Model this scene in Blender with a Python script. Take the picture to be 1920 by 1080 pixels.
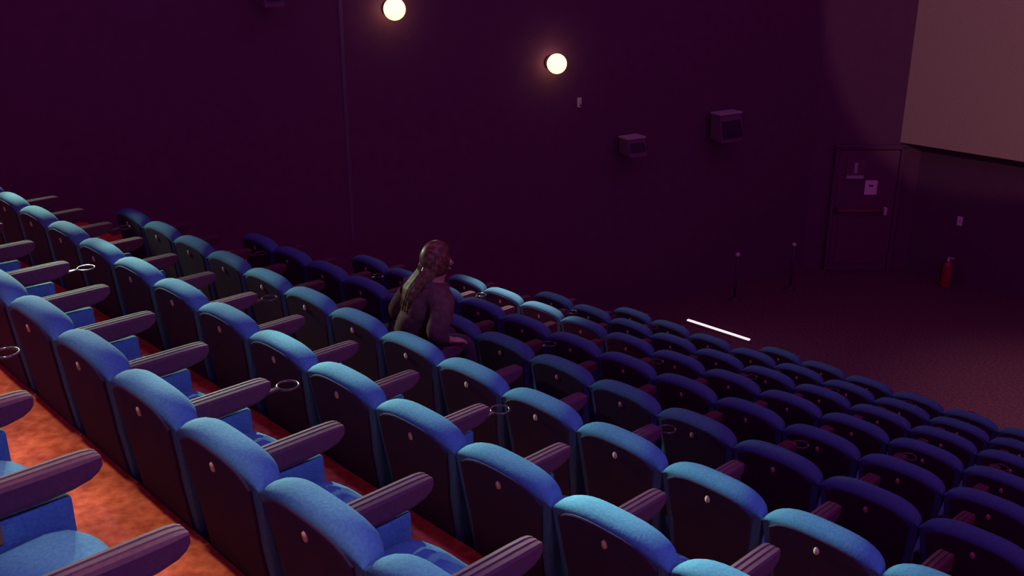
import bpy, bmesh, math, random
from mathutils import Vector, Matrix

random.seed(7)
sc = bpy.context.scene
COL = sc.collection
for o in list(bpy.data.objects):
    bpy.data.objects.remove(o)

# ------------------------------------------------------------------ camera
FW = Vector((-0.680637, 0.647333, -0.343065)); RT = Vector((0.689186, 0.724584, 0.0)); 
UP = RT.cross(FW).normalized(); RT = FW.cross(UP).normalized()
CAM = Vector((2.11755, -1.31004, 5.62049))
F_PX = 1908.18
cd = bpy.data.cameras.new('camera'); cam = bpy.data.objects.new('camera', cd); COL.objects.link(cam)
cd.sensor_width = 36.0; cd.lens = F_PX * 36 / 1920; cd.clip_start = 0.02; cd.clip_end = 100
m = Matrix((( RT.x, UP.x, -FW.x, CAM.x), (RT.y, UP.y, -FW.y, CAM.y), (RT.z, UP.z, -FW.z, CAM.z), (0, 0, 0, 1)))
cam.matrix_world = m
sc.camera = cam

# ------------------------------------------------------------------ light and exposure
w = bpy.data.worlds.new('world'); sc.world = w; w.use_nodes = True
w.node_tree.nodes['Background'].inputs[0].default_value = (1.0, 0.065, 1.0, 1)
w.node_tree.nodes['Background'].inputs[1].default_value = 0.20
vs = sc.view_settings
vs.view_transform = 'Standard'; vs.look = 'None'; vs.gamma = 1.0; vs.use_curve_mapping = False
vs.exposure = 0.0

KEY = 2.7
def spot(name, loc, aim, power, color, cone, blend=0.5, radius=0.12):
    d = bpy.data.lights.new(name, 'SPOT'); d.energy = power; d.color = color
    d.spot_size = math.radians(cone); d.spot_blend = blend; d.shadow_soft_size = radius
    o = bpy.data.objects.new(name, d); COL.objects.link(o); o.location = loc
    o.rotation_euler = (Vector(aim) - Vector(loc)).to_track_quat('-Z', 'Y').to_euler()
    return o

# a line of tilted ceiling spots over the upper rows, all aimed to the right along the rows
for tx, dist, pw in ((-5.6, 3.3, 150), (-3.6, 5.0, 330), (-1.6, 6.0, 480), (0.4, 6.0, 480), (2.4, 6.0, 480)):
    aim = Vector((tx, 0.88, 3.72)); d_ = Vector((0.92, -0.17, -0.29)).normalized()
    spot('row_spot_light', aim - d_ * dist, aim, pw * KEY, (0.68, 1.0, 0.66), math.degrees(2 * math.atan(1.62 / dist)), 0.22, 0.06)
# added unseen spots brightening the walkway carpet behind the second row
for ax in (-4.2, -3.6, -3.0, -2.4, -1.8, -1.2, -0.6, 0.0, 0.6):
    spot('aisle_fill_light', (ax - 0.3, -0.4, 9.0), (ax, -0.32, 3.5), 640, (1.0, 0.82, 0.66), 10.5, 0.55, 0.08)
spot('blue_fill_light', (3.4, 1.2, 9.0), (-0.2, 0.35, 4.0), 760, (0.32, 0.25, 1.0), 46, 0.35, 0.2)  # added blue-violet fill for the right sides of the seat tops
spot('lower_wall_spot_light', (-7.3, 6.6, 6.0), (-4.80, 4.95, 2.3), 2600, (1.0, 0.95, 0.75), 20, 1.0, 0.08)
spot('screen_wash_light', (5.0, 7.0, 6.5), (-2.0, 14.2, 5.2), 640, (1.0, 0.76, 0.46), 34, 0.16, 0.05)  # added spot washing the screen, cone cut to miss the door
for n_, (lx, ly, lz) in enumerate(((-7.5, 6.2, 4.5), (-7.05, 8.4, 3.72))):
    spot('wall_lamp_light', (lx, ly, lz), (lx + 4.5, ly + 0.2, lz - 2.6), 55, (1.0, 0.85, 0.80), 110, 0.8, 0.12)
spot('floor_fill_light', (0.2, 10.2, 8.0), (-0.6, 11.0, 0.0), 750, (1.0, 0.70, 0.55), 44, 1.0, 0.3)  # added fill spot, lifts the carpet in front of the last row
d = bpy.data.lights.new('overhead_fill_light', 'AREA'); d.energy = 24; d.color = (0.85, 0.70, 0.9); d.shape = 'RECTANGLE'; d.size = 6; d.size_y = 6  # added soft overhead fill for the dim seat tops, no real fixture
o = bpy.data.objects.new('overhead_fill_light', d); COL.objects.link(o); o.location = (-1.5, 5.5, 10.5)

# ------------------------------------------------------------------ materials
def mat(name, col, rough=0.7, col2=None, scale=40.0, bump=0.0, spec=0.5, metal=0.0, emit=None, estr=0.0, detail=4.0, sheen=0.0, contrast=(0.35, 0.65)):
    M = bpy.data.materials.new(name); M.use_nodes = True
    nt = M.node_tree; b = nt.nodes['Principled BSDF']
    b.inputs['Base Color'].default_value = (*col, 1); b.inputs['Roughness'].default_value = rough
    b.inputs['Metallic'].default_value = metal
    b.inputs['Specular IOR Level'].default_value = spec
    if sheen:
        b.inputs['Sheen Weight'].default_value = sheen
        b.inputs['Sheen Tint'].default_value = (*[min(1, c * 3) for c in col], 1)
    if emit:
        b.inputs['Emission Color'].default_value = (*emit, 1); b.inputs['Emission Strength'].default_value = estr
    if col2 is not None or bump:
        tc = nt.nodes.new('ShaderNodeTexCoord'); n = nt.nodes.new('ShaderNodeTexNoise')
        n.inputs['Scale'].default_value = scale; n.inputs['Detail'].default_value = detail
        nt.links.new(tc.outputs['Object'], n.inputs['Vector'])
        if col2 is not None:
            r = nt.nodes.new('ShaderNodeValToRGB')
            r.color_ramp.elements[0].position = contrast[0]; r.color_ramp.elements[1].position = contrast[1]
            r.color_ramp.elements[0].color = (*col, 1); r.color_ramp.elements[1].color = (*col2, 1)
            nt.links.new(n.outputs['Fac'], r.inputs['Fac']); nt.links.new(r.outputs['Color'], b.inputs['Base Color'])
        if bump:
            bp = nt.nodes.new('ShaderNodeBump'); bp.inputs['Strength'].default_value = bump; bp.inputs['Distance'].default_value = 0.004
            nt.links.new(n.outputs['Fac'], bp.inputs['Height']); nt.links.new(bp.outputs['Normal'], b.inputs['Normal'])
    return M

M_FABRIC = mat('blue_fabric', (0.055, 0.16, 0.29), 0.9, (0.075, 0.21, 0.35), 90, 0.25, 0.15)
M_SHELL = mat('dark_shell', (0.040, 0.024, 0.062), 0.85, (0.05, 0.026, 0.062), 12, 0.1, 0.15)
M_BADGE = mat('badge', (0.60, 0.45, 0.34), 0.45)
M_ARM = mat('armrest_plastic', (0.105, 0.040, 0.068), 0.75, (0.125, 0.048, 0.078), 60, 0.08, 0.08)
M_STEEL = mat('dark_steel', (0.09, 0.03, 0.08), 0.5, metal=0.3)
M_BROWN = mat('brown_plastic', (0.22, 0.13, 0.07), 0.6)
M_RING = mat('glossy_ring', (0.06, 0.03, 0.045), 0.16, spec=0.9)
M_CARPET = mat('orange_carpet', (0.36, 0.065, 0.03), 0.95, (0.66, 0.165, 0.075), 22, 0.6, 0.05, detail=8.0, contrast=(0.3, 0.7))
M_FLOOR = mat('front_carpet', (0.105, 0.035, 0.085), 0.95, (0.19, 0.08, 0.085), 30, 0.5, 0.05, detail=10.0, contrast=(0.42, 0.72))
M_WALL = mat('wall_fabric', (0.125, 0.045, 0.115), 0.95, (0.14, 0.05, 0.125), 8, 0.1, 0.05)
M_TRIM = mat('wall_trim', (0.12, 0.08, 0.14), 0.7)
M_SCREEN = mat('screen_vinyl', (0.46, 0.36, 0.30), 0.85, (0.52, 0.40, 0.33), 60, 0.0, 0.1)
M_MASK = mat('screen_masking', (0.07, 0.07, 0.08), 0.95)
M_GLOBE = mat('lamp_globe', (0.9, 0.9, 0.8), 0.4, emit=(1.0, 0.75, 0.27), estr=2.9)
M_LED = mat('led_diffuser', (0.9, 0.85, 0.85), 0.4, emit=(1.0, 0.80, 0.84), estr=1.1)
M_ALU = mat('aluminium', (0.5, 0.48, 0.5), 0.4, metal=0.8)
M_SPEAKER = mat('speaker_box', (0.15, 0.055, 0.14), 0.7)
M_SPKTOP = mat('speaker_pale', (0.42, 0.42, 0.42), 0.6)
M_DOOR = mat('door_paint', (0.125, 0.03, 0.10), 0.6)
M_BAR = mat('push_bar_red', (0.26, 0.03, 0.06), 0.5)
M_WHITE = mat('white_plastic', (0.85, 0.85, 0.8), 0.5)
M_PALE = mat('pale_plastic', (0.6, 0.6, 0.56), 0.5)
M_PAPER = mat('paper', (0.80, 0.80, 0.76), 0.8)
M_SIGN = mat('sign_plate', (0.14, 0.06, 0.12), 0.5)
M_PICTO = mat('sign_picto', (0.42, 0.5, 0.44), 0.5)
M_RED = mat('extinguisher_red', (0.36, 0.02, 0.04), 0.35)
M_BLACK = mat('black_rubber', (0.05, 0.05, 0.06), 0.6)
M_SKIN = mat('skin', (0.45, 0.24, 0.17), 0.55)
M_JACKET = mat('brown_jacket', (0.095, 0.045, 0.05), 0.9, (0.14, 0.068, 0.065), 25, 0.5, 0.1)
M_JEANS = mat('dark_trousers', (0.05, 0.03, 0.05), 0.9)
M_HAIR = mat('brown_hair', (0.09, 0.03, 0.02), 0.4, (0.30, 0.14, 0.08), 35, 0.3, 0.4, contrast=(0.4, 0.75))

# ------------------------------------------------------------------ helpers
def link(name, me, parent=None):
    o = bpy.data.objects.new(name, me); COL.objects.link(o)
    if parent: o.parent = parent
    return o

def mesh(name, V, F, mt, smooth=True):
    me = bpy.data.meshes.new(name); me.from_pydata([tuple(v) for v in V], [], F); me.update()
    bm = bmesh.new(); bm.from_mesh(me); bmesh.ops.recalc_face_normals(bm, faces=bm.faces[:]); bm.to_mesh(me); bm.free()
    me.materials.append(mt)
    for p in me.polygons: p.use_smooth = smooth
    return me

def box_bm(bm, c, s, bev=0.0, seg=2, rot=None):
    r = bmesh.ops.create_cube(bm, size=1.0)
    vs_ = r['verts']
    bmesh.ops.scale(bm, vec=s, verts=vs_)
    if bev:
        es = list({e for v in vs_ for e in v.link_edges})
        rb = bmesh.ops.bevel(bm, geom=es, offset=bev, segments=seg, profile=0.5, affect='EDGES')
        vs_ = list({v for f in rb['faces'] for v in f.verts} | {v for v in vs_ if v.is_valid})
    if rot: bmesh.ops.rotate(bm, cent=(0, 0, 0), matrix=rot, verts=vs_)
    bmesh.ops.translate(bm, vec=c, verts=vs_)
    return vs_

def box_me(name, c, s, mt, bev=0.0, seg=2, rot=None, smooth=False):
    bm = bmesh.new(); box_bm(bm, c, s, bev, seg, rot)
    me = bpy.data.meshes.new(name); bm.to_mesh(me); bm.free(); me.materials.append(mt)
    for p in me.polygons: p.use_smooth = smooth
    return me

def tube_me(name, pts, r, mt, n=8, closed=False):
    V = []; F = []; P = [Vector(p) for p in pts]; k = len(P)
    rad = r if isinstance(r, (list, tuple)) else [r] * k
    for i in range(k):
        a = P[(i - 1) % k] if closed or i > 0 else P[0]; b = P[(i + 1) % k] if closed or i < k - 1 else P[-1]
        t = (b - a).normalized(); u = t.orthogonal() if abs(t.z) > .95 else t.cross(Vector((0, 0, 1))); u.normalize(); v = t.cross(u)
        for j in range(n):
            th = 2 * math.pi * j / n; V.append(P[i] + rad[i] * (math.cos(th) * u + math.sin(th) * v))
    for i in range(k if closed else k - 1):
        for j in range(n):
            F.append((i * n + j, i * n + (j + 1) % n, ((i + 1) % k) * n + (j + 1) % n, ((i + 1) % k) * n + j))
    if not closed: F += [tuple(range(n)), tuple(range((k - 1) * n, k * n))]
    return mesh(name, V, F, mt)

def lathe_me(name, prof, mt, n=20):
    V = []; F = []
    for r, z in prof:
        for j in range(n):
            th = 2 * math.pi * j / n; V.append((r * math.cos(th), r * math.sin(th), z))
    for i in range(len(prof) - 1):
        for j in range(n): F.append((i * n + j, i * n + (j + 1) % n, (i + 1) * n + (j + 1) % n, (i + 1) * n + j))
    F += [tuple(range(n)), tuple(range((len(prof) - 1) * n, len(prof) * n))]
    return mesh(name, V, F, mt)

def thing(name, label, cat, loc, rotz=0.0, group=None):
    o = bpy.data.objects.new(name, None); COL.objects.link(o); o.empty_display_size = 0.1
    o.location = loc; o.rotation_euler = (0, 0, rotz); o['label'] = label; o['category'] = cat
    if group: o['group'] = group
    return o

def structure(name, me):
    o = link(name, me); o['kind'] = 'structure'; return o

def prism_me(name, poly, z0, z1, mt):
    n = len(poly); V = [(x, y, z0) for x, y in poly] + [(x, y, z1) for x, y in poly]
    F = [tuple(range(n)), tuple(range(n, 2 * n))] + [(i, (i + 1) % n, n + (i + 1) % n, n + i) for i in range(n)]
    return mesh(name, V, F, mt, smooth=False)

# ------------------------------------------------------------------ setting
PITCH, DEPTH, RISE = 0.55, 1.03779, 0.38765
TIP = 0.87                                         # height of the seat-back corner above its tier
def tier_z(k): return 3.974 - (k - 1) * RISE - TIP
def tier_y(k): return (k - 1) * DEPTH + 0.06       # rear edge of tier k

def wx(y): return -7.0 + 0.22 * (y - 10.4)         # face of the slanted left wall
WD = Vector((0.22, 1, 0)).normalized(); WN = Vector((WD.y, -WD.x, 0)); W_ROT = math.atan2(WD.y, WD.x)
D2 = Vector((0.689418, 0.724364, 0)); N2 = Vector((D2.y, -D2.x, 0)); C0 = Vector((-5.9628, 13.8593, 0)); D_ROT = math.atan2(D2.y, D2.x)

FRONT_Y = 14.75
fl = structure('floor', box_me('floor', (-1.5, 11.9, -0.1), (21, 7.6, 0.2), M_FLOOR))
for k in range(-1, 9):
    y0 = tier_y(k); zt = tier_z(k)
    y1 = tier_y(k + 1) if k < 8 else tier_y(9)
    o = structure('floor_tier', box_me('floor_tier', (-1.5, (y0 + y1) / 2, zt - 1.0), (21, y1 - y0, 2.0), M_CARPET))
    xl = wx(y0) - 0.05; xr = -6.95 + 0.2615 * (k - 3)
    if k >= 1:
        s = link('step', box_me('step', ((xl + xr) / 2, y1 + 0.25, zt - RISE * 0.75 + 0.0), (xr - xl, 0.5, RISE * 0.5), M_CARPET), o)

# left wall (slanted), corner wall with the exit door, front wall
S0 = 17.0
p0 = Vector((wx(-4.0), -4.0, 0)); tcorner = None
# where the left wall meets the corner wall
A = Vector((wx(10.4), 10.4, 0))
den = WD.x * (-D2.y) - WD.y * (-D2.x)
rhs = C0 - A
t_w = (rhs.x * (-D2.y) - rhs.y * (-D2.x)) / den
P1 = A + WD * t_w
P2 = C0 + D2 * ((FRONT_Y - C0.y) / D2.y)
structure('wall_left', prism_me('wall_left', [(p0.x, p0.y), (P1.x, P1.y), (P1.x - 0.3, P1.y + 0.1), (p0.x - 0.3, p0.y)], -0.2, 9.0, M_WALL))
structure('wall_corner', prism_me('wall_corner', [(P1.x, P1.y), (P2.x, P2.y), (P2.x - 0.1, P2.y + 0.3), (P1.x - 0.3, P1.y + 0.1)], -0.2, 9.0, M_WALL))
structure('wall_front', prism_me('wall_front', [(P2.x, P2.y), (9.0, FRONT_Y), (9.0, FRONT_Y + 0.3), (P2.x - 0.1, P2.y + 0.3)], -0.2, 9.0, M_WALL))
# vertical batten between two wall cloth panels
ty = 5.62
bt = structure('trim_1', box_me('trim_1', (0, 0, 0), (0.05, 0.024, 3.6), M_TRIM, 0.006))
bt.location = (wx(ty), ty, 3.6); bt.rotation_euler = (0, 0, W_ROT)

# cinema screen
scr = thing('cinema_screen', 'large blank projection screen at top right on the front wall', 'screen', (0.235, 14.5, 2.18))
W_, H_ = 11.3, 4.7
link('screen_surface', box_me('screen_surface', (0, 0, H_ / 2), (W_, 0.02, H_), M_SCREEN), scr)
bm = bmesh.new()
box_bm(bm, (0, 0.11, H_ / 2), (W_ - 0.1, 0.19, H_ - 0.1))
me = bpy.data.meshes.new('screen_frame'); bm.to_mesh(me); bm.free(); me.materials.append(M_MASK)
link('screen_frame', me, scr)

# ------------------------------------------------------------------ wall lamps, speakers
def on_wall(y, z, off=0.0):
    return Vector((wx(y), y, z)) + WN * off

def wall_lamp(y, z, label):
    t = thing('wall_lamp', label, 'lamp', on_wall(y, z), W_ROT, 'round lamps on the left wall')
    a = link('wall_plate', lathe_me('wall_plate', [(0.09, 0), (0.09, 0.02), (0.06, 0.035)], M_STEEL), t); a.rotation_euler = (math.radians(90), 0, 0)
    b = link('arm', tube_me('arm', [(0, -0.02, 0), (0, -0.06, 0)], 0.03, M_STEEL), t)
    prof = [(0.13 * math.sin(math.pi * i / 14), -0.13 * math.cos(math.pi * i / 14)) for i in range(1, 14)]
    g = link('globe', lathe_me('globe', prof, M_GLOBE, 24), t); g.location = (0, -0.17, 0)
    g['label'] = 'glowing warm white glass globe'

def lamp_at(px, py, pz, label):  # the globe centre
    d = 0.17
    base = Vector((px, py, pz)) - WN * d
    wall_lamp(base.y, pz, label)
lamp_at(-7.76, 6.18, 4.60, 'glowing round wall lamp at the top of the photo, the higher and brighter one')
lamp_at(-7.27, 8.42, 3.81, 'glowing round wall lamp, the lower one further from the camera')

def speaker(pos, label, wdt, hgt, rot, dirv, tall):
    t = thing('wall_speaker', label, 'speaker', pos, rot, 'speakers on the dark walls')
    bm = bmesh.new()
    bw = wdt / 2; d0 = 0.10; d1 = 0.36
    V = [(-bw, -d0, -hgt / 2), (bw, -d0, -hgt / 2), (bw, -d1, -hgt / 2 - 0.04), (-bw, -d1, -hgt / 2 - 0.04),
         (-bw, -d0, hgt / 2), (bw, -d0, hgt / 2), (bw, -d1 + 0.08, hgt / 2), (-bw, -d1 + 0.08, hgt / 2)]
    F = [(0, 1, 2, 3), (4, 5, 6, 7), (0, 1, 5, 4), (1, 2, 6, 5), (2, 3, 7, 6), (3, 0, 4, 7)]
    link('cabinet', mesh('cabinet', V, F, M_SPEAKER, False), t)
    link('top_panel', box_me('top_panel', (0, -0.19, hgt / 2 + 0.012), (wdt + 0.02, 0.22, 0.03), M_SPKTOP, 0.006), t)['label'] = 'pale top edge'
    gr = link('grille', box_me('grille', (0, -d1 + 0.035, -0.01), (wdt - 0.05, 0.012, hgt - 0.07), M_SHELL, 0.004, rot=Matrix.Rotation(-math.atan2(0.12, hgt), 3, 'X')), t)
    link('bracket', tube_me('bracket', [(0, 0, -0.02), (0, -0.06, -0.02), (0, -0.12, 0)], 0.022, M_STEEL), t)
speaker(on_wall(4.75, 4.95), 'dark wall speaker cut by the top edge of the photo', 0.22, 0.42, W_ROT, WN, True)
speaker(on_wall(9.70, 2.60), 'dark wall speaker below the lower lamp', 0.30, 0.20, W_ROT, WN, False)
speaker(on_wall(11.40, 2.70), 'dark wall speaker with a pale top, between the lower lamp and the door', 0.42, 0.36, W_ROT, WN, True)

t = thing('wall_sensor', 'tiny pale box on the left wall under the lower lamp', 'sensor', on_wall(8.92, 3.24), W_ROT)
link('housing', box_me('housing', (0, -0.025, 0), (0.05, 0.05, 0.13), M_PALE, 0.008), t)
link('lens', lathe_me('lens', [(0.014, 0), (0.012, 0.012), (0.005, 0.018)], M_BLACK, 10), t).matrix_local = Matrix.Translation((0, -0.05, -0.03)) @ Matrix.Rotation(math.radians(90), 4, 'X')

# ------------------------------------------------------------------ exit door on the corner wall, its signs
def on_corner(s, z, off=0.0): return C0 + D2 * s + N2 * off + Vector((0, 0, z))
dr = structure('door_1', box_me('door_1', (0, 0, 1.03), (0.98, 0.05, 2.06), M_DOOR, 0.006))
dr.location = on_corner(0.39, 0.0, 0.03); dr.rotation_euler = (0, 0, D_ROT)
fr = bmesh.new()
for sx in (-1, 1): box_bm(fr, (sx * 0.53, 0.0, 1.06), (0.07, 0.09, 2.12), 0.008)
box_bm(fr, (0, 0, 2.11), (1.13, 0.09, 0.07), 0.008)
me = bpy.data.meshes.new('door_frame'); fr.to_mesh(me); fr.free(); me.materials.append(M_WALL); link('door_frame', me, dr)
link('threshold', box_me('threshold', (0, -0.05, 0.012), (0.98, 0.12, 0.024), M_STEEL, 0.005), dr)
pb = link('push_bar', tube_me('push_bar', [(-0.44, -0.09, 1.06), (0.29, -0.09, 1.06)], 0.024, M_BAR, 10), dr); pb['label'] = 'dull red push bar'
link('lock_case', box_me('lock_case', (0.345, -0.06, 1.045), (0.05, 0.08, 0.13), M_PALE, 0.01), pb)['label'] = 'pale lock case at the end of the push bar'
link('bar_end', box_me('bar_end', (-0.45, -0.06, 1.06), (0.05, 0.08, 0.10), M_STEEL, 0.01), pb)
link('panel', box_me('panel', (0, -0.03, 0.5), (0.80, 0.012, 0.74), M_DOOR, 0.004), dr)

sg = thing('exit_sign', 'dim direction sign with a vertical bar above a horizontal bar, high on the exit door', 'sign', on_corner(0.18, 1.575, 0.055), D_ROT)
link('plate', box_me('plate', (0, -0.008, 0.165), (0.31, 0.016, 0.33), M_SIGN, 0.004), sg)
link('arrow_mark', box_me('arrow_mark', (0, -0.019, 0.195), (0.05, 0.006, 0.17), M_PICTO), sg)
link('line_mark', box_me('line_mark', (0, -0.019, 0.045), (0.28, 0.006, 0.05), M_PICTO), sg)
nt_ = thing('notice', 'white paper notice on the exit door beside the push bar end', 'notice', on_corner(0.465, 1.31, 0.055), D_ROT)
link('sheet', box_me('sheet', (0, -0.004, 0.13), (0.20, 0.006, 0.24), M_PAPER), nt_)
link('print_mark', box_me('print_mark', (0.0, -0.0085, 0.16), (0.07, 0.003, 0.03), M_STEEL), nt_)

sw = thing('wall_switch', 'small white switch plate on the front wall under the screen', 'switch', (-4.32, FRONT_Y, 1.02))
link('plate', box_me('plate', (0, -0.006, 0), (0.085, 0.012, 0.15), M_WHITE, 0.003), sw)
link('rocker', box_me('rocker', (0, -0.014, 0), (0.04, 0.01, 0.07), M_PALE, 0.003), sw)

ex = thing('fire_extinguisher', 'red fire extinguisher standing on the floor below the screen', 'fire extinguisher', (-4.27, 14.42, 0.0))
link('cylinder', lathe_me('cylinder', [(0.05, 0.0), (0.075, 0.005), (0.078, 0.03), (0.078, 0.34), (0.065, 0.385), (0.03, 0.41), (0.022, 0.43)], M_RED, 20), ex)
link('valve', lathe_me('valve', [(0.022, 0.425), (0.024, 0.45), (0.016, 0.47)], M_PALE, 12), ex)['label'] = 'pale metal valve'
link('handle', box_me('handle', (0.035, 0, 0.485), (0.11, 0.022, 0.018), M_PALE, 0.005, rot=Matrix.Rotation(-0.0, 3, 'Y')), ex)
link('hose', tube_me('hose', [(-0.02, 0, 0.455), (-0.07, 0, 0.45), (-0.10, 0, 0.36), (-0.095, 0, 0.2), (-0.09, 0, 0.12)], 0.011, M_BLACK), ex)
lb = link('pressure_gauge', lathe_me('pressure_gauge', [(0.018, 0), (0.018, 0.01), (0.006, 0.014)], M_WHITE, 12), ex); lb.location = (0, -0.02, 0.452); lb.rotation_euler = (math.radians(90), 0, 0)

# barrier posts in front of the corner wall
for (x, y, lab) in ((-5.93, 12.50, 'slim dark barrier post with a pale knob, the one nearer the exit door'), (-6.25, 11.43, 'slim dark barrier post with a pale knob, the one farther from the exit door')):
    t = thing('barrier_post', lab, 'post', (x, y, 0), 0, 'barrier posts by the exit door')
    link('base', lathe_me('base', [(0.09, 0), (0.09, 0.012), (0.04, 0.03), (0.02, 0.05)], M_STEEL, 18), t)
    link('pole', lathe_me('pole', [(0.018, 0.04), (0.018, 0.72)], M_STEEL, 10), t)
    link('knob', lathe_me('knob', [(0.02, 0.715), (0.036, 0.73), (0.036, 0.76), (0.015, 0.775)], M_PALE, 12), t)

# lit strip at the foot of the side aisle
lt = thing('floor_strip_light', 'bright straight strip of light on the floor at the foot of the side aisle', 'light', (-5.66, 10.174, 0.0), math.radians(1.2))
link('channel', box_me('channel', (0, 0, 0.015), (1.09, 0.07, 0.03), M_ALU, 0.004), lt)
link('diffuser', box_me('diffuser', (0, 0, 0.036), (1.06, 0.045, 0.02), M_LED, 0.006), lt)

# ------------------------------------------------------------------ cinema seat meshes (local: x along the row, y towards the screen)
def back_w(z):
    t = min(1, max(0, (z - 0.60) / 0.22)); t = t * t * (3 - 2 * t)
    return 0.232 + 0.040 * t
def arch(u):
    a = abs(u); return TIP + 0.055 * (1 - a ** 3.0) - 0.020 * a ** 12
def rear_y(z): return (TIP - z) * 0.13

def backrest_me():
    us = [math.sin(math.pi / 2 * (-1 + 2 * i / 20)) for i in range(21)]
    V = []; loops = []
    for u in us:
        a = abs(u); th = 0.128 * (0.30 + 0.70 * math.sqrt(max(0, 1 - a ** 5))); zt = arch(u)
        r = th / 2; L = []
        zs = [0.26, 0.40, 0.52, 0.62, 0.70, 0.76]
        for z in zs: L.append((rear_y(z) + 0.012 * a ** 6, z))
        zc = zt - r * 0.72
        if zc > 0.78: L.append((rear_y(zc) * 0.9 + 0.012 * a ** 6, zc))
        else: L.append((rear_y(zc), zc))
        yc = rear_y(zc) + r
        for j in range(1, 8):
            th_ = math.pi - math.pi * j / 8
            L.append((yc + r * math.cos(th_), zc + r * 0.72 * math.sin(th_)))
        bulge = 0.02 * (1 - a ** 4)
        for z in [zc] + zs[::-1]:
            L.append((rear_y(z) + th + (bulge if z < 0.74 else bulge * 0.4) + (0.02 * (1 - a ** 4) if 0.34 < z < 0.56 else 0), z))
        loops.append([(u * back_w(z), y, z) for y, z in L])
    n = len(loops[0])
    for L in loops: V += L
    F = []
    for i in range(len(us) - 1):
        for j in range(n):
            F.append((i * n + j, i * n + (j + 1) % n, (i + 1) * n + (j + 1) % n, (i + 1) * n + j))
    F += [tuple(range(n)), tuple(range((len(us) - 1) * n, len(us) * n))]
    return mesh('backrest', V, F, M_FABRIC)

def panel_me():
    # dark shell set into the rear face, its top following the arch
    out = []
    nU = 12
    top = [(-0.88 + 1.76 * i / nU) for i in range(nU + 1)]
    for u in top: out.append((u * back_w(0.84) * 0.97, arch(u) - 0.040 - 0.022 * abs(u) ** 6))
    for z in (0.70, 0.60, 0.45, 0.26): out.append((0.88 * back_w(z), z))
    for z in (0.26, 0.45, 0.60, 0.70): out.append((-0.88 * back_w(z), z))
    n = len(out); V = []
    cx, cz = 0, 0.55
    for (sx, off) in ((1.0, 0.012), (1.0, -0.003), (0.985, -0.006)):
        for x, z in out:
            xx = cx + (x - cx) * sx; zz = cz + (z - cz) * sx; V.append((xx, rear_y(zz) + off, zz))
    F = []
    for i in range(2):
        for j in range(n): F.append((i * n + j, i * n + (j + 1) % n, (i + 1) * n + (j + 1) % n, (i + 1) * n + j))
    # cap as strip of quads: left column / right column
    c = 2 * n
    V.append((0, rear_y(0.55) - 0.006, 0.55)); ci = len(V) - 1
    for j in range(n): F.append((c + j, c + (j + 1) % n, ci))
    return mesh('back_panel', V, F, M_SHELL, False)

def badge_me():
    V = []; n = 14
    for (s, off) in ((1.0, -0.004), (0.9, -0.012)):
        for j in range(n):
            th = 2 * math.pi * j / n; z = 0.822 + 0.020 * s * math.sin(th); V.append((0.0125 * s * math.cos(th), rear_y(z) + off, z))
    F = [(j, (j + 1) % n, n + (j + 1) % n, n + j) for j in range(n)] + [tuple(range(n, 2 * n))]
    return mesh('number_plate', V, F, M_BADGE)

def cushion_me():
    xs = [math.sin(math.pi / 2 * (-1 + 2 * i / 12)) for i in range(13)]
    prof = [(0.13, 0.36), (0.30, 0.34), (0.48, 0.335), (0.56, 0.345), (0.595, 0.375), (0.605, 0.41), (0.595, 0.447), (0.565, 0.472), (0.52, 0.484), (0.42, 0.478), (0.28, 0.462), (0.13, 0.450)]
    V = []
    for u in xs:
        a = abs(u)
        for y, z in prof:
            zz = 0.41 + (z - 0.41) * (0.55 + 0.45 * math.sqrt(max(0, 1 - a ** 5)))
            yy = y - (0.05 * a ** 4 if y > 0.5 else 0)
            V.append((u * 0.232, yy, zz))
    n = len(prof); F = []
    for i in range(len(xs) - 1):
        for j in range(n): F.append((i * n + j, i * n + (j + 1) % n, (i + 1) * n + (j + 1) % n, (i + 1) * n + j))
    F += [tuple(range(n)), tuple(range((len(xs) - 1) * n, len(xs) * n))]
    return mesh('seat_cushion', V, F, M_FABRIC)

AX = -0.275
def armrest_me():
    # cross-section with two grooves along the top, swept forward and rounded at the nose
    half = [(-0.036, 0.0), (-0.040, 0.012), (-0.040, 0.058), (-0.034, 0.068), (-0.019, 0.070), (-0.016, 0.0665), (-0.011, 0.0665), (-0.008, 0.070),
            (0.008, 0.070), (0.011, 0.0665), (0.016, 0.0665), (0.019, 0.070), (0.034, 0.068), (0.040, 0.058), (0.040, 0.012), (0.036, 0.0)]
    st = [(0.10, 1.0, 0.0, 0.0), (0.30, 1.0, 0.0, 0.0), (0.48, 1.0, 0.0, 0.0), (0.58, 1.0, 0.006, 0.0), (0.635, 0.98, 0.018, 0.001), (0.662, 0.90, 0.032, 0.004), (0.676, 0.75, 0.045, 0.010), (0.68, 0.5, 0.052, 0.018)]
    V = []; n = len(half)
    for y, sx, bot, topd in st:
        for x, z in half:
            zz = 0.555 + bot + (z / 0.07) * (0.09 - bot - topd)
            V.append((AX + x * sx, y, zz))
    F = []
    for i in range(len(st) - 1):
        for j in range(n): F.append((i * n + j, i * n + (j + 1) % n, (i + 1) * n + (j + 1) % n, (i + 1) * n + j))
    F += [tuple(range(n)), tuple(range((len(st) - 1) * n, len(st) * n))]
    return mesh('armrest', V, F, M_ARM, False)

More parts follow.
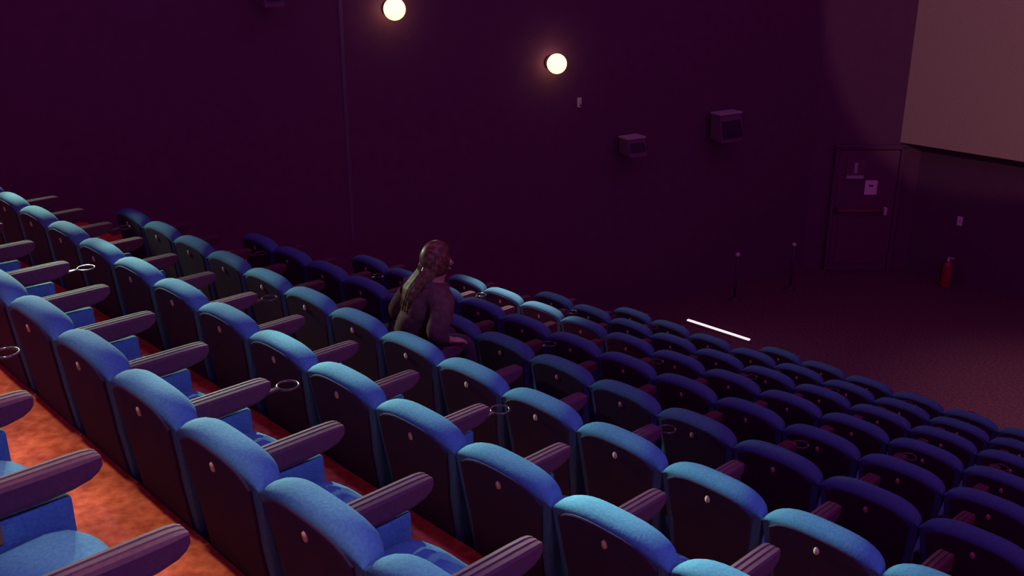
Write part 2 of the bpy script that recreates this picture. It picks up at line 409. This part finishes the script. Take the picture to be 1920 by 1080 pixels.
def ring_me():
    bm = bmesh.new()
    me0 = tube_me('tmp', [(AX + 0.048 * math.cos(2 * math.pi * i / 20), 0.775 + 0.048 * math.sin(2 * math.pi * i / 20), 0.575) for i in range(20)], 0.0055, M_RING, 8, True)
    bm.from_mesh(me0)
    box_bm(bm, (AX, 0.695, 0.575), (0.03, 0.07, 0.012), 0.003)
    me = bpy.data.meshes.new('cup_holder'); bm.to_mesh(me); bm.free(); me.materials.append(M_RING)
    for p in me.polygons: p.use_smooth = True
    return me

SEAT = {
    'backrest': backrest_me(), 'back_panel': panel_me(), 'number_plate': badge_me(), 'seat_cushion': cushion_me(), 'armrest': armrest_me(),
    'side_panel': box_me('side_panel', (AX, 0.36, 0.388), (0.052, 0.44, 0.30), M_FABRIC, 0.016, 3, smooth=True),
    'hinge_cover': box_me('hinge_cover', (AX, 0.30, 0.50), (0.060, 0.16, 0.075), M_BROWN, 0.008, 2),
    'seat_pan': box_me('seat_pan', (0, 0.34, 0.325), (0.40, 0.40, 0.04), M_STEEL, 0.008),
    'cup_holder': ring_me(),
}
bm = bmesh.new()
box_bm(bm, (AX, 0.34, 0.14), (0.045, 0.26, 0.26), 0.008); box_bm(bm, (AX, 0.34, 0.012), (0.075, 0.34, 0.024), 0.006)
me = bpy.data.meshes.new('pedestal'); bm.to_mesh(me); bm.free(); me.materials.append(M_STEEL); SEAT['pedestal'] = me

ORD = ('zeroth first second third fourth fifth sixth seventh eighth ninth tenth eleventh twelfth thirteenth fourteenth fifteenth sixteenth '
       'seventeenth eighteenth nineteenth twentieth').split() + ['twenty-' + x for x in 'first second third fourth fifth sixth seventh eighth ninth'.split()]
ROWNAME = ['the nearest row', 'the second row', 'the third row', 'the fourth row', 'the fifth row', 'the sixth row',
           'the seventh row', 'the eighth row', 'the ninth row', 'the tenth, lowest row']

def seat(k, xt, label, ring):
    root = thing('cinema_chair', label, 'chair', (xt + PITCH / 2, (k - 1) * DEPTH, tier_z(k)), 0, 'blue cinema seats in ' + ROWNAME[k].replace(',', ''))
    for nm in ('backrest', 'seat_cushion', 'armrest', 'side_panel', 'pedestal', 'seat_pan'):
        o = link(nm, SEAT[nm], root)
        if nm == 'backrest':
            p = link('back_panel', SEAT['back_panel'], o); p['label'] = 'dark shell on the rear of the backrest'
            b = link('number_plate', SEAT['number_plate'], o); b['label'] = 'small pale oval plate'
        if nm == 'side_panel':
            link('hinge_cover', SEAT['hinge_cover'], o)
        if nm == 'armrest' and ring:
            c = link('cup_holder', SEAT['cup_holder'], o); c['label'] = 'shiny ring cup holder at the armrest end'
    return root

def project(p):
    d = Vector(p) - CAM; z = d.dot(FW)
    return (960 + F_PX * d.dot(RT) / z, 540 - F_PX * d.dot(UP) / z, z)

OX = {0: -1.218, 1: -2.607, 2: -5.652, 3: -6.487, 4: -5.128, 5: -5.976, 6: -5.713, 7: -5.451, 8: -2.975, 9: -3.815}
N_SEATS = 0
for k in range(0, 10):
    lim = -6.487 + 0.2615 * (k - 3) - 0.12
    row = []
    for i in range(-16, 30):
        xt = OX[k] + i * PITCH
        if xt < lim: continue
        y0 = (k - 1) * DEPTH; z0 = tier_z(k)
        pts = [project((xt + a, y0 + b, z0 + c)) for a in (0.0, 0.275, 0.54) for (b, c) in ((0.0, 0.87), (0.06, 0.94), (0.13, 0.90), (0.6, 0.47), (0.5, 0.48))]
        pts += [project((xt, y0 + b, z0 + 0.64)) for b in (0.2, 0.45, 0.67)]
        if not any(-2 < u < 1922 and -2 < v < 1082 and z > 0.2 for u, v, z in pts): continue
        if k == 9 and xt < -3.9: continue
        row.append(xt)
    for n, xt in enumerate(row, 1):
        ph = (xt - (-1.507 + 0.2615 * (k - 1))) / (4 * PITCH); ring = abs(ph - round(ph)) < 0.06
        where = 'leftmost in ' if n == 1 else ('rightmost in ' if n == len(row) else ORD[n] + ' from the left in ')
        seat(k, xt, 'blue cinema seat, ' + where + ROWNAME[k] + (', has cup ring' if ring else ''), ring)
        N_SEATS += 1
print('seats', N_SEATS)

# ------------------------------------------------------------------ the person, perched on a seat edge in the fourth row
def skin_obj(name, pts, edges, radii, mt, parent=None, root=0, sub=2):
    me = bpy.data.meshes.new(name); me.from_pydata([tuple(p) for p in pts], edges, []); me.update()
    o = link(name, me, parent)
    md = o.modifiers.new('skin', 'SKIN'); md.use_smooth_shade = True
    for i, r in enumerate(radii):
        rr = r if isinstance(r, tuple) else (r, r)
        me.skin_vertices[0].data[i].radius = rr
        me.skin_vertices[0].data[i].use_root = (i == root)
    s = o.modifiers.new('sub', 'SUBSURF'); s.levels = sub; s.render_levels = sub
    dg = bpy.context.evaluated_depsgraph_get()
    new = bpy.data.meshes.new_from_object(o.evaluated_get(dg))
    o.modifiers.clear(); o.data = new; new.name = name
    new.materials.clear(); new.materials.append(mt)
    for p in new.polygons: p.use_smooth = True
    return o

ps = thing('person', 'person with long brown hair in a brown jacket, seen from behind among the blue seats', 'person', (-2.885, 2.54, tier_z(3) - 0.012), math.radians(-8))
# local: x right, y the way the person faces, z up from the tier floor
B = {}
P_, E_, R_ = [], [], []
def add(nm, p, r, par=None):
    P_.append(Vector(p)); R_.append(r); B[nm] = len(P_) - 1
    if par is not None: E_.append((B[par], B[nm]))
add('pelvis', (0, 0, 0.66), (0.15, 0.11))
add('waist', (0.07, 0.0, 0.77), (0.145, 0.105), 'pelvis')
add('chest', (0.14, 0.02, 0.90), (0.16, 0.11), 'waist')
add('upper_chest', (0.175, 0.035, 1.02), (0.13, 0.09), 'chest')
add('neck', (0.19, 0.055, 1.115), (0.050, 0.052), 'upper_chest')
add('head_low', (0.195, 0.075, 1.165), (0.062, 0.075), 'neck')
add('head_mid', (0.197, 0.085, 1.235), (0.074, 0.092), 'head_low')
add('head_top', (0.197, 0.075, 1.305), (0.060, 0.075), 'head_mid')
for s, sd in ((1, 'r'), (-1, 'l')):
    add('clav' + sd, (0.175 + s * 0.10, 0.032, 1.02), 0.074, 'upper_chest')
    add('shoulder' + sd, (0.175 + s * 0.185, 0.025, 1.005), 0.058, 'clav' + sd)
    add('upper_arm' + sd, (0.148 + s * 0.222, -0.015, 0.91), 0.052, 'shoulder' + sd)
    add('elbow' + sd, (0.12 + s * 0.25, -0.05, 0.82), 0.046, 'upper_arm' + sd)
    add('wrist' + sd, (0.03 + s * 0.255, 0.06, 0.73), 0.029, 'elbow' + sd)
    add('palm' + sd, (0.025 + s * 0.25, 0.13, 0.70), (0.036, 0.018), 'wrist' + sd)
    hx, hy, hz = 0.025 + s * 0.25, 0.165, 0.695
    for f, (dx, ln) in enumerate(((-0.030, 0.066), (-0.010, 0.076), (0.010, 0.071), (0.029, 0.056))):
        add('k%d' % f + sd, (hx - s * dx, hy, hz), 0.0095, 'palm' + sd)
        add('m%d' % f + sd, (hx - s * dx * 1.1, hy + ln * 0.55, hz - 0.006), 0.0085, 'k%d' % f + sd)
        add('t%d' % f + sd, (hx - s * dx * 1.12, hy + ln * 0.9, hz - 0.030), 0.0070, 'm%d' % f + sd)
    add('th1' + sd, (hx - s * 0.045, hy - 0.035, hz - 0.002), 0.011, 'palm' + sd)
    add('th2' + sd, (hx - s * 0.060, hy + 0.005, hz - 0.012), 0.0095, 'th1' + sd)
    add('hip' + sd, (s * 0.09, 0.05, 0.61), 0.075, 'pelvis')
    add('knee' + sd, (s * 0.11, 0.36, 0.58), 0.055, 'hip' + sd)
    add('ankle' + sd, (s * 0.11, 0.38, 0.12), 0.038, 'knee' + sd)
    add('toe' + sd, (s * 0.12, 0.50, 0.075), (0.038, 0.028), 'ankle' + sd)
body = skin_obj('body', P_, E_, R_, M_SKIN, ps)
def sub_skin(name, names, grow, mt, extra=(), parent=ps, sub=2):
    idx = {n: i for i, n in enumerate(names)}
    pts = [P_[B[n]] for n in names]
    ed = [(idx_a, idx_b) for (a, b) in E_ for idx_a in [next((idx[n] for n in names if B[n] == a), None)] for idx_b in [next((idx[n] for n in names if B[n] == b), None)] if idx_a is not None and idx_b is not None]
    rad = []
    for n in names:
        r = R_[B[n]]; r = r if isinstance(r, tuple) else (r, r); rad.append((r[0] + grow, r[1] + grow))
    return skin_obj(name, pts, ed, rad, mt, parent, 0, sub)
sub_skin('jacket', ['pelvis', 'waist', 'chest', 'upper_chest', 'clavr', 'shoulderr', 'upper_armr', 'elbowr', 'wristr', 'clavl', 'shoulderl', 'upper_arml', 'elbowl', 'wristl'], 0.030, M_JACKET)
nk = P_[B['neck']]
link('collar', tube_me('collar', [(nk.x + 0.082 * math.cos(2 * math.pi * i / 18), nk.y - 0.012 + 0.078 * math.sin(2 * math.pi * i / 18), nk.z - 0.035 - 0.025 * math.sin(2 * math.pi * i / 18)) for i in range(18)], 0.034, M_JACKET, 8, True), ps)
sub_skin('trousers', ['pelvis', 'hipr', 'kneer', 'ankler', 'hipl', 'kneel', 'anklel'], 0.014, M_JEANS)
for sd in 'rl': sub_skin('shoe', ['ankle' + sd, 'toe' + sd], 0.012, M_BLACK)
# collar / hood roll, hair cap, hanging hair
hd = P_[B['head_mid']]
bm = bmesh.new()
bmesh.ops.create_uvsphere(bm, u_segments=24, v_segments=16, radius=1.0)
for v in bm.verts:
    x, y, z = v.co
    front = max(0.0, y)
    k_ = 1.0 - 0.28 * front * (1 if z < 0.45 else 0.1)
    v.co = Vector((x * 0.094, y * 0.112 * k_ - 0.012, z * 0.125 + 0.015))
bmesh.ops.translate(bm, vec=hd, verts=bm.verts[:])
me = bpy.data.meshes.new('hair'); bm.to_mesh(me); bm.free(); me.materials.append(M_HAIR)
for p in me.polygons: p.use_smooth = True
hair = link('hair', me, ps)
for i in range(13):
    a = -0.95 + 1.9 * i / 12
    x0 = hd.x + 0.085 * math.sin(a); y0 = hd.y - 0.098 * math.cos(a)
    ex_ = hd.x - 0.07 + 0.055 * math.sin(a) * 1.2; L_ = 0.30 + random.uniform(-0.03, 0.05)
    pts = [(x0, y0 + 0.015, hd.z + 0.04), (x0 * 1.0 + (ex_ - x0) * 0.25, y0 - 0.012, hd.z - 0.06),
           (x0 + (ex_ - x0) * 0.6, -0.085 - 0.02 * math.cos(a), hd.z - 0.17), (ex_, -0.125 - 0.015 * math.cos(a * 2), hd.z - L_)]
    link('hair_lock', tube_me('hair_lock', pts, [0.024, 0.027, 0.024, 0.008], M_HAIR, 8), hair)
# face: nose, ears, eyes
fc = bmesh.new()
for s in (-1, 1):
    r = bmesh.ops.create_uvsphere(fc, u_segments=10, v_segments=8, radius=0.012)
    bmesh.ops.translate(fc, vec=hd + Vector((s * 0.03, 0.070, -0.008)), verts=r['verts'])
me = bpy.data.meshes.new('eye'); fc.to_mesh(me); fc.free(); me.materials.append(M_WHITE); link('eye', me, ps)
link('nose', tube_me('nose', [hd + Vector((0, 0.088, 0.0)), hd + Vector((0, 0.108, -0.035)), hd + Vector((0, 0.094, -0.045))], [0.008, 0.014, 0.009], M_SKIN, 8), ps)
link('mouth', tube_me('mouth', [hd + Vector((-0.022, 0.088, -0.07)), hd + Vector((0, 0.095, -0.071)), hd + Vector((0.022, 0.088, -0.07))], [0.003, 0.007, 0.003], M_BAR, 6), ps)
